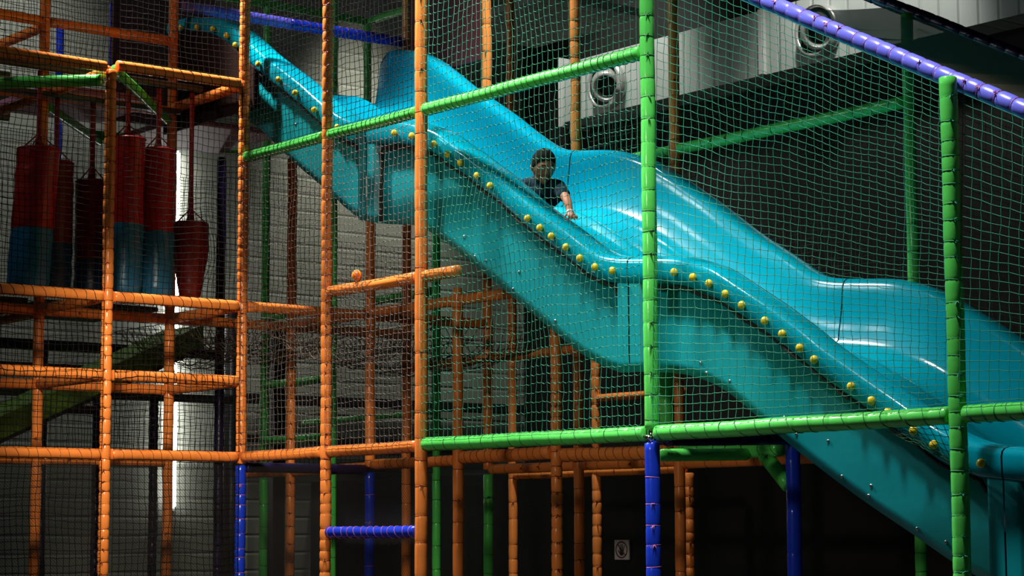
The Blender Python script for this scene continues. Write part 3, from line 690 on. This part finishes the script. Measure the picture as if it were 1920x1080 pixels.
# ---------------------------------------------------------------- nets
BK = M['cord_black']
def net(name, P, nu, nv, m, label, rad=.0021, sag=0.0, jit=.004, knots=True, cat='net', group=None, n=3, uv=None):
    """P(u,v) gives a point for u,v in 0..1 ; the cords are real tubes with knots"""
    if m is BK and rad == .0021: rad = .0026
    rs = random.Random(label); b = MB()
    pts = {}
    for i in range(nu+1):
        for j in range(nv+1):
            p = Vector(P(i/nu, j/nv)); e = 1 if 0 < i < nu and 0 < j < nv else .3
            p += Vector((rs.uniform(-1, 1), rs.uniform(-1, 1), rs.uniform(-1, 1)))*jit*e
            pts[i, j] = p
    for i in range(nu+1): b.sweep([pts[i, j] for j in range(nv+1)], rad, n, cap=False)
    for j in range(nv+1):
        line = []
        for i in range(nu+1):
            line.append(pts[i, j])
            if sag and i < nu: line.append((pts[i, j]+pts[i+1, j])/2-Vector((0, 0, sag*(.5+rs.random()))))
        b.sweep(line, rad, n, cap=False)
    if knots:
        for i in range(nu+1):
            for j in range(nv+1):
                p = pts[i, j]; R = rad*2.1
                b.add([p+Vector((R, 0, 0)), p-Vector((R, 0, 0)), p+Vector((0, R, 0)), p-Vector((0, R, 0)), p+Vector((0, 0, R)), p-Vector((0, 0, R))],
                      [(0, 2, 4), (2, 1, 4), (1, 3, 4), (3, 0, 4), (2, 0, 5), (1, 2, 5), (3, 1, 5), (0, 3, 5)])
    o = b.build(name, m, origin=P(0, 0)); return tag(o, label, cat, group)
def flatnet(p00, p10, p01, p11, cell, m, label, bulge=(0, 0, 0), warp=.01, **k):
    p00, p10, p01, p11 = map(Vector, (p00, p10, p01, p11)); bl = Vector(bulge); sd = random.Random(label+'w').random()*50
    cu, cv = cell if isinstance(cell, tuple) else (cell, cell)
    nu = max(2, round((p10-p00).length/cu)); nv = max(2, round(max((p01-p00).length, (p11-p10).length)/cv))
    def P(a, c):
        p = p00.lerp(p10, a).lerp(p01.lerp(p11, a), c) + bl*(math.sin(PI*a)*math.sin(PI*c))
        e = math.sin(PI*a)*math.sin(PI*c)
        w_ = Vector((noise.noise(p*1.7+Vector((sd, 0, 0))), noise.noise(p*1.7+Vector((0, sd, 9))), noise.noise(p*2.1+Vector((7, 3, sd)))))
        return p + w_*warp*4*min(1, e*2)
    return net('climbing_net', P, nu, nv, m, label, **k)
g = .05
TL, BK, BK_LIT = M['cord_teal'], M['cord_black'], M['cord_black_lit']
# front wall, facing the slide; lower left nets are black cord painted lit grey
y0 = -.045
flatnet((g, y0, 2.44), (1.2-g, y0, 2.44), (g, y0, 4.76), (1.2-g, y0, 4.76), (.055, .052), BK_LIT, 'grey net between the corner post and the second post, lower storey', sag=.006)
flatnet((1.2+g, y0, 2.44), (2.4-g, y0, 2.44), (1.2+g, y0, 4.76), (2.4-g, y0, 4.76), (.055, .052), BK_LIT, 'grey net around the orange ball, lower storey', sag=.006)
flatnet((g, y0, 4.84), (1.2-g, y0, 4.84), (g, y0, 7.0), (1.2-g, y0, 7.0), (.055, .05), BK, 'black net above the green rail beside the corner post', sag=.003)
flatnet((1.2+g, y0, 4.84), (2.4-g, y0, 4.84), (1.2+g, y0, 7.0), (2.4-g, y0, 7.0), (.055, .05), BK, 'black net in front of the blue tower wall of the slide', sag=.003)
flatnet((2.4+g, y0, 2.45), (4.8-g, y0, 2.45), (2.4+g, y0, 4.75), (4.8-g, y0, 4.75), (.054, .062), TL, 'teal net in front of the boy below the green rail', sag=.007, warp=.012)
flatnet((2.4+g, y0, 4.84), (4.8-g, y0, 4.84), (2.4+g, y0, 6.6), (4.8-g, y0, 6.6), (.055, .058), TL, 'teal net above the long rising green rail', sag=.007, warp=.014)
flatnet((4.8+g, y0, 2.45), (7.2-g, y0, 2.45), (4.8+g, .06, zv(4.8+g)-.05), (7.2-g, .06, zv(7.2-g)-.05), (.060, .056), TL, 'teal net between the two green posts under the violet rail', warp=.007, sag=.002)
flatnet((7.2+g, y0, 2.45), (9.0, y0, 2.45), (7.2+g, .06, zv(7.2+g)-.05), (9.0, .06, zv(9.0)-.05), (.066, .056), TL, 'teal net right of the green post at the right edge', warp=.005)
# little net from the rail down to the slide edge
flatnet((6.62, .0, 2.36), (7.15, .0, 2.36), (6.78, .17, 2.24), (7.15, .17, 2.06), (.06, .05), M['tie_green'], 'small dark green net tied from the rail to the slide edge', sag=.004, warp=.01)
# left wall, black
x0 = .045
for ya, yb, wd in ((-2.7, -1.2-g, 'at the left edge'), (-1.2+g, -g, 'left of the corner post')):
    flatnet((x0, ya, .9), (x0, yb, .9), (x0, ya, 2.35), (x0, yb, 2.35), .052, BK, 'black net of the ground bay ' + wd)
    flatnet((x0, ya, 2.44), (x0, yb, 2.44), (x0, ya, 3.56), (x0, yb, 3.56), .049, BK, 'black net over the orange mid rail ' + wd)
    flatnet((x0, ya, 3.64), (x0, yb, 3.64), (x0, ya, 5.36), (x0, yb, 5.36), .049, BK, 'black net in front of the hanging bags ' + wd)
    flatnet((x0, ya, 5.44), (x0, yb, 5.44), (x0, ya, 6.9), (x0, yb, 6.9), .049, BK, 'black net of the top storey ' + wd)
# inner nets
for ya, yb, wd in ((-2.7, -1.22, 'far left'), (-1.12, -.02, 'left')):
    flatnet((-1.25, ya, 2.4), (-1.25, yb, 2.4), (-1.25, ya, 3.56), (-1.25, yb, 3.56), .052, BK, 'inner black net under the bag deck, %s bay' % wd, knots=False)
    flatnet((-2.35, ya, 3.7), (-2.35, yb, 3.7), (-2.35, ya, 5.3), (-2.35, yb, 5.3), .055, BK, 'inner black net behind the bags, %s bay' % wd, knots=False)
    flatnet((-1.25, ya, 5.5), (-1.25, yb, 5.5), (-1.25, ya, 6.9), (-1.25, yb, 6.9), .052, BK, 'inner black net of the top storey, %s bay' % wd, knots=False)
flatnet((-2.4, .08, 3.7), (-2.4, m1, 3.7), (-2.4, .08, 5.05), (-2.4, m1, 5.05), .045, BK, 'dense black net behind the squat red bag', knots=False, warp=.03)
flatnet((-2.4, .08, 2.4), (-2.4, m1, 2.4), (-2.4, .08, 3.6), (-2.4, m1, 3.6), .05, BK, 'black net in front of the light strip under the bag deck', knots=False)
flatnet((-2.4, m1, 2.4), (-2.4, m2, 2.4), (-2.4, m1, 5.2), (-2.4, m2, 5.2), .052, BK, 'inner black net behind the second orange post', knots=False)
flatnet((-2.4, m2, 2.4), (-2.4, m3, 2.4), (-2.4, m2, 4.6), (-2.4, m3, 4.6), .052, BK, 'inner black net behind the rust posts', knots=False)
flatnet((-1.2, m3, 2.4), (1.2, m3, 2.4), (-1.2, m3, 4.4), (1.2, m3, 4.4), .055, BK, 'far black net under the slide skirt', knots=False)
flatnet((1.3, m2+.06, 3.4), (4.75, m2+.06, 3.4), (1.3, m2+.06, 5.2), (4.75, m2+.06, 5.2), .058, M['cord_far'], 'far net above the slide behind the teal net', knots=False)
flatnet((4.85, m2+.06, 2.4), (8.6, m2+.06, 1.6), (4.85, m2+.06, zv(4.85)-.1), (8.6, m2+.06, zv(8.6)-.1), .058, M['cord_far'], 'far net behind the lower slide at right', knots=False)
# crumpled sagging rope net under the slide
def sagP(x0, x1, y0_, y1, zt, dep, sd):
    def P(a, c):
        x = x0+(x1-x0)*a; y = y0_+(y1-y0_)*c
        q = noise.noise(Vector((x*2.2+sd, y*2.2, 0)))*.10+noise.noise(Vector((x*6+sd, y*6, 3)))*.04
        e = (math.sin(PI*a)*math.sin(PI*c))**.5
        return Vector((x+q*.5*e, y+q*.6*e, zt-dep*e+q*e))
    return P
net('rope_net', sagP(-2.3, -1.25, .1, 1.2, 3.58, .30, 1), 12, 12, M['cord_brown'], 'crumpled brown rope net sagging left of the corner post', .004, jit=.02, knots=False)
net('rope_net', sagP(-1.15, -.05, .1, 1.2, 3.52, .30, 5), 12, 12, M['cord_brown'], 'crumpled rope net sagging right of the corner post', .004, jit=.02, knots=False)
net('rope_net', sagP(-.0, 1.15, .1, 1.2, 3.46, .30, 9), 12, 12, M['cord_brown'], 'crumpled rope net sagging behind the second orange post', .0035, jit=.02, knots=False)
net('rope_net', sagP(-1.15, -.05, 1.3, 2.4, 3.46, .28, 13), 12, 12, M['cord_brown'], 'crumpled rope net sagging behind the rust posts', .0035, jit=.02, knots=False)
net('rope_net', sagP(.05, 1.15, 1.3, 2.4, 3.42, .28, 17), 12, 12, M['cord_brown'], 'crumpled rope net sagging below the slide skirt', .0035, jit=.02, knots=False)

# fine meshes
def sheet(p00, p10, p01, p11, m, label, bulge=(0, 0, 0), n=24, folds=0):
    p00, p10, p01, p11 = map(Vector, (p00, p10, p01, p11)); bl = Vector(bulge); b = MB(); rows = []
    for i in range(n*3+1):
        a = i/(n*3); row = []
        for j in range(n+1):
            c = j/n; p = p00.lerp(p10, a).lerp(p01.lerp(p11, a), c)+bl*math.sin(PI*c)
            p += Vector((0, 0, 1))*folds*math.sin(a*190+2*math.sin(a*31))*math.sin(PI*c)
            row.append(p)
        rows.append(row)
    b.grid(rows); return tag(b.build('mesh_screen', m, origin=p00), label, 'mesh screen')
sheet((4.6, .12, zv(4.6)-.02), (9.2, .12, zv(9.2)-.02), (4.6, m2+.05, zv(4.6)-.02), (9.2, m2+.05, zv(9.2)-.02), M['roof_mesh'], 'fine dark mesh roof between the two sloping purple rails', (0, 0, -.16), folds=.022)
sheet((-.02, -2.7, .3), (-.02, -1.26, .3), (-.02, -2.7, 2.34), (-.02, -1.26, 2.34), M['shade_cloth'], 'fine black mesh behind the net in the leftmost ground bay')
sheet((-.02, -1.14, .3), (-.02, -.06, .3), (-.02, -1.14, 2.34), (-.02, -.06, 2.34), M['shade_cloth'], 'fine black mesh behind the net left of the blue foot')
sheet((.06, .03, .3), (1.14, .03, .3), (.06, .03, 2.32), (1.14, .03, 2.32), M['shade_cloth'], 'fine black mesh right of the blue foot')
sheet((1.26, .06, .3), (2.34, .06, .3), (1.26, .06, 2.32), (2.34, .06, 2.32), M['shade_cloth'], 'fine black mesh behind the short blue rail')

# ---------------------------------------------------------------- boy on the slide
def remesh_obj(mb, name, m, parent, vox, smooth_it=3):
    o = mb.build(name, m, parent)
    md = o.modifiers.new('remesh', 'REMESH'); md.mode = 'VOXEL'; md.voxel_size = vox; md.use_smooth_shade = True
    sm = o.modifiers.new('smooth', 'SMOOTH'); sm.factor = .5; sm.iterations = smooth_it
    return o
def limb(b, pts, rad, n=14):
    # rounded chain
    P = [Vector(p) for p in pts]; dense = []; rr = []
    for i in range(len(P)-1):
        for k in range(6):
            s_ = k/6; p0 = P[max(i-1, 0)]; p1 = P[i]; p2 = P[i+1]; p3 = P[min(i+2, len(P)-1)]
            q = .5*((2*p1)+(p2-p0)*s_+(2*p0-5*p1+4*p2-p3)*s_*s_+(-p0+3*p1-3*p2+p3)*s_**3)
            dense.append(q); rr.append(rad[i]*(1-s_)+rad[i+1]*s_)
    dense.append(P[-1]); rr.append(rad[-1])
    b.sweep(dense, rr, n); b.ball(P[0], rad[0], n, 8); b.ball(P[-1], rad[-1], n, 8)
boy = thing('person', (2.75, .68, bedz(2.75)-DEPTH), 'young boy in a dark navy t-shirt leaning forward on the turquoise slide', 'person')
# directions: R (picture right), T towards the viewer, Z up
Rv = Vector((.63, .777, 0)); Tv = Vector((.777, -.63, 0)); Zv = Vector((0, 0, 1))
HC = Vector((3.045, .60, 4.37))                       # head centre
fw = (Tv*.86+Rv*.30-Zv*.42).normalized()              # face direction: down the slide, chin lowered
sd_ = fw.cross(Zv).normalized(); upv = sd_.cross(fw).normalized()
if sd_.dot(Rv) < 0: sd_ = -sd_
def hp(a, b_, c): return HC + sd_*a + fw*b_ + upv*c   # side, front, up
def headmesh():
    b = MB(); n, m_ = 28, 20; vs = []; rows = []
    for i in range(m_+1):
        ph = PI*i/m_; row = []
        for k in range(n+1):
            th = 2*PI*(k % n)/n
            x, y, z = math.sin(ph)*math.sin(th), math.sin(ph)*math.cos(th), math.cos(ph)
            sx, sy, sz = .084, .098, .120
            if z < 0: q = -z; sx *= 1-.27*q*q; sy *= (1-.18*q) if y > 0 else (1-.45*q)
            px, py, pz = x*sx, y*sy, z*sz
            if y > .5 and -.55 < z < .1: py *= .97
            row.append(hp(px, py+.0, pz))
        rows.append(row)
    b.grid(rows); return b
body = headmesh()
body.ball(hp(0, .098, -.022), .0125, 10, 8)                                                     # nose tip
body.sweep([hp(0, .086, .02), hp(0, .094, -.005), hp(0, .101, -.02)], [.007, .008, .010], 8)
for s_ in (-1, 1):
    body.ball(hp(s_*.011, .094, -.026), .009, 8, 6)
    body.ball(hp(s_*.079, -.005, -.012), .024, 10, 8, (.45, .8, 1.1))                           # ears
    body.ball(hp(s_*.036, .055, -.038), .022, 10, 8)                                             # cheeks
    body.sweep([hp(s_*.012, .092, .026), hp(s_*.03, .09, .031), hp(s_*.048, .078, .026)], [.006, .007, .005], 8)   # brow ridge
body.ball(hp(0, .052, -.086), .030, 12, 8)
for s_ in (-1, 1): body.ball(hp(s_*.034, .030, -.070), .028, 10, 8)                                                      # chin
body.sweep([hp(-.02, .087, -.057), hp(0, .094, -.055), hp(.02, .087, -.057)], [.005, .0075, .005], 8)
body.sweep([hp(-.016, .085, -.066), hp(0, .091, -.067), hp(.016, .085, -.066)], [.005, .0075, .005], 8)
neck = hp(0, -.03, -.105); NB = HC - Rv*.045 - Zv*.105 - Tv*.075
limb(body, [hp(0, -.02, -.06), neck, NB], [.045, .042, .05])
SR = Vector((2.865, .565, 4.195)); SL = Vector((3.035, .77, 4.215))                             # shoulders (picture left / right)
SR = NB - Rv*.125 - Zv*.045 + Tv*.02; SL = NB + Rv*.150 - Zv*.04 + Tv*.03
hip = Vector((2.62, .66, bedz(2.62)-DEPTH+.13)); chest = NB-Zv*.10-Tv*.02; waist = hip.lerp(chest, .45)
limb(body, [NB-Zv*.02, chest, waist, hip], [.065, .092, .085, .095])
limb(body, [SR+Rv*.02, NB, SL-Rv*.02], [.042, .052, .042])
# picture-right arm, straight, down to the ledge
WL = Vector((3.53, .43, 3.965)); HL = Vector((3.67, .36, lip(3.67)+.100))
EL = SL.lerp(WL, .5)+Tv*.012+Rv*.02
limb(body, [SL, EL, WL], [.040, .031, .022])
# picture-left arm, bent, hand down behind the ledge
ER = SR-Rv*.085+Tv*.03-Zv*.10; WR = ER+Tv*.12-Zv*.05+Rv*.10
limb(body, [SR, ER, WR], [.040, .030, .022])
def hand(wrist, d, nrm, sgn):
    d = d.normalized(); nrm = (nrm-d*nrm.dot(d)).normalized(); s_ = d.cross(nrm)*sgn
    P = lambda a, b_, c: wrist + d*a + s_*b_ + nrm*c
    limb(body, [P(0, 0, 0), P(.03, 0, .002), P(.058, 0, 0)], [.020, .021, .020], 10)
    for o_ in (-.017, .017): limb(body, [P(.012, o_*.7, 0), P(.056, o_, 0)], [.013, .012], 8)
    for i, (o_, l) in enumerate(((-.026, .036), (-.009, .045), (.009, .043), (.025, .034))):
        a0, a1, a2 = P(.055, o_, 0), P(.055+l*.55, o_*1.12, .004), P(.055+l*.92, o_*1.15, -.012)
        limb(body, [a0, a1, a2], [.0085, .0078, .0065], 8)
    limb(body, [P(.012, .020, 0), P(.034, .040, -.004), P(.055, .046, -.012)], [.010, .0085, .007], 8)
hand(WL+(HL-WL).normalized()*.012, HL-WL, Zv, 1)
hand(WR, Tv*.8-Zv*.3+Rv*.3, Zv, -1)
# legs stretched down the slide
kz = bedz(3.05)-DEPTH
for s_, yo in ((-1, .56), (1, .80)):
    hj = hip+Vector((.02, s_*.07, -.01)); kn = Vector((3.0, yo, bedz(3.0)-DEPTH+.17)); an = Vector((3.30, yo, bedz(3.30)-DEPTH+.06)); 
    limb(body, [hj, kn, an], [.068, .05, .034])
    limb(body, [an-Zv*.01, an+Vector((.07, 0, -.045)), an+Vector((.14, 0, -.085))], [.034, .03, .024])
remesh_obj(body, 'body', M['skin'], boy, .0042, 5)
# hair
b = MB(); rows = []
for i in range(23):
    row = []
    for k in range(49):
        th = 2*PI*(k % 48)/48; front = max(0, math.cos(th)); back = max(0, -math.cos(th))
        lim = PI*(.545+.11*back-.225*front**.75+.035*math.exp(-((abs(math.sin(th))-.97)/.12)**2)*(math.cos(th) > -.1))+.10*noise.noise(Vector((math.sin(th)*9, math.cos(th)*9, 2)))
        q = i/22; ph2 = q*lim
        x, y, z = math.sin(ph2)*math.sin(th), math.sin(ph2)*math.cos(th), math.cos(ph2)
        w_ = 1.002+.075*(1-q**4)+.02*noise.noise(Vector((x*9, y*9, z*9)))*(1-q)
        sy_ = .098 if y > 0 else .098*(1-.45*max(0, -z))
        row.append(hp(x*.084*w_, y*sy_*w_, z*.120*w_))
    rows.append(row)
b.grid(rows)
o = b.build('hair', M['hair'], boy); md = o.modifiers.new('thick', 'SOLIDIFY'); md.thickness = .003; md.offset = -1
for s_ in (-1, 1):
    b = MB(); b.ball(hp(s_*.032, .0795, .006), .0115, 12, 8, (1, 1, .6)); e = b.build('eye', M['eye_white'], boy)
    b = MB(); b.ball(hp(s_*.032, .0885, .004), .0062, 10, 8, (1, .6, .9)); b.build('iris', M['ink'], e)
    b = MB(); b.sweep([hp(s_*.014, .097, .030), hp(s_*.032, .096, .037), hp(s_*.05, .083, .031)], [.003, .0045, .0025], 6); b.build('eyebrow', M['hair'], boy)
b = MB(); b.sweep([hp(-.021, .089, -.061), hp(0, .0985, -.0615), hp(.021, .089, -.061)], [.0035, .0058, .0035], 8); b.build('lips', M['lip'], boy)
# shirt and trousers as slightly larger shells
b = MB()
limb(b, [NB-Zv*.03, chest, waist, hip+Zv*.0], [.085, .122, .112, .115])
limb(b, [SR, NB-Zv*.02, SL], [.058, .068, .058])
limb(b, [SR-Zv*.07+Rv*.03, chest-Zv*.06, SL-Zv*.07-Rv*.03], [.055, .08, .055])
limb(b, [SL, SL.lerp(EL, .62)], [.054, .050]); limb(b, [SR, SR.lerp(ER, .75)], [.054, .052])
for s_, a in ((1, SL.lerp(EL, .68)), (-1, SR.lerp(ER, .8))): pass
remesh_obj(b, 'shirt', M['shirt'], boy, .008, 4)
b = MB()
for s_, yo in ((-1, .56), (1, .80)):
    hj = hip+Vector((.02, s_*.07, -.01)); kn = Vector((3.0, yo, bedz(3.0)-DEPTH+.17)); an = Vector((3.30, yo, bedz(3.30)-DEPTH+.06))
    limb(b, [hj, kn, kn.lerp(an, .75)], [.080, .062, .046])
remesh_obj(b, 'trousers', M['trousers'], boy, .009, 3)
b = MB(); d = (HL-WL).normalized(); b.sweep([WL-d*.004, WL+d*.018], .0265, 16); b.build('wristband', M['band_cloth'], boy)
for o in bpy.data.objects:
    if '_org' in o: del o['_org']
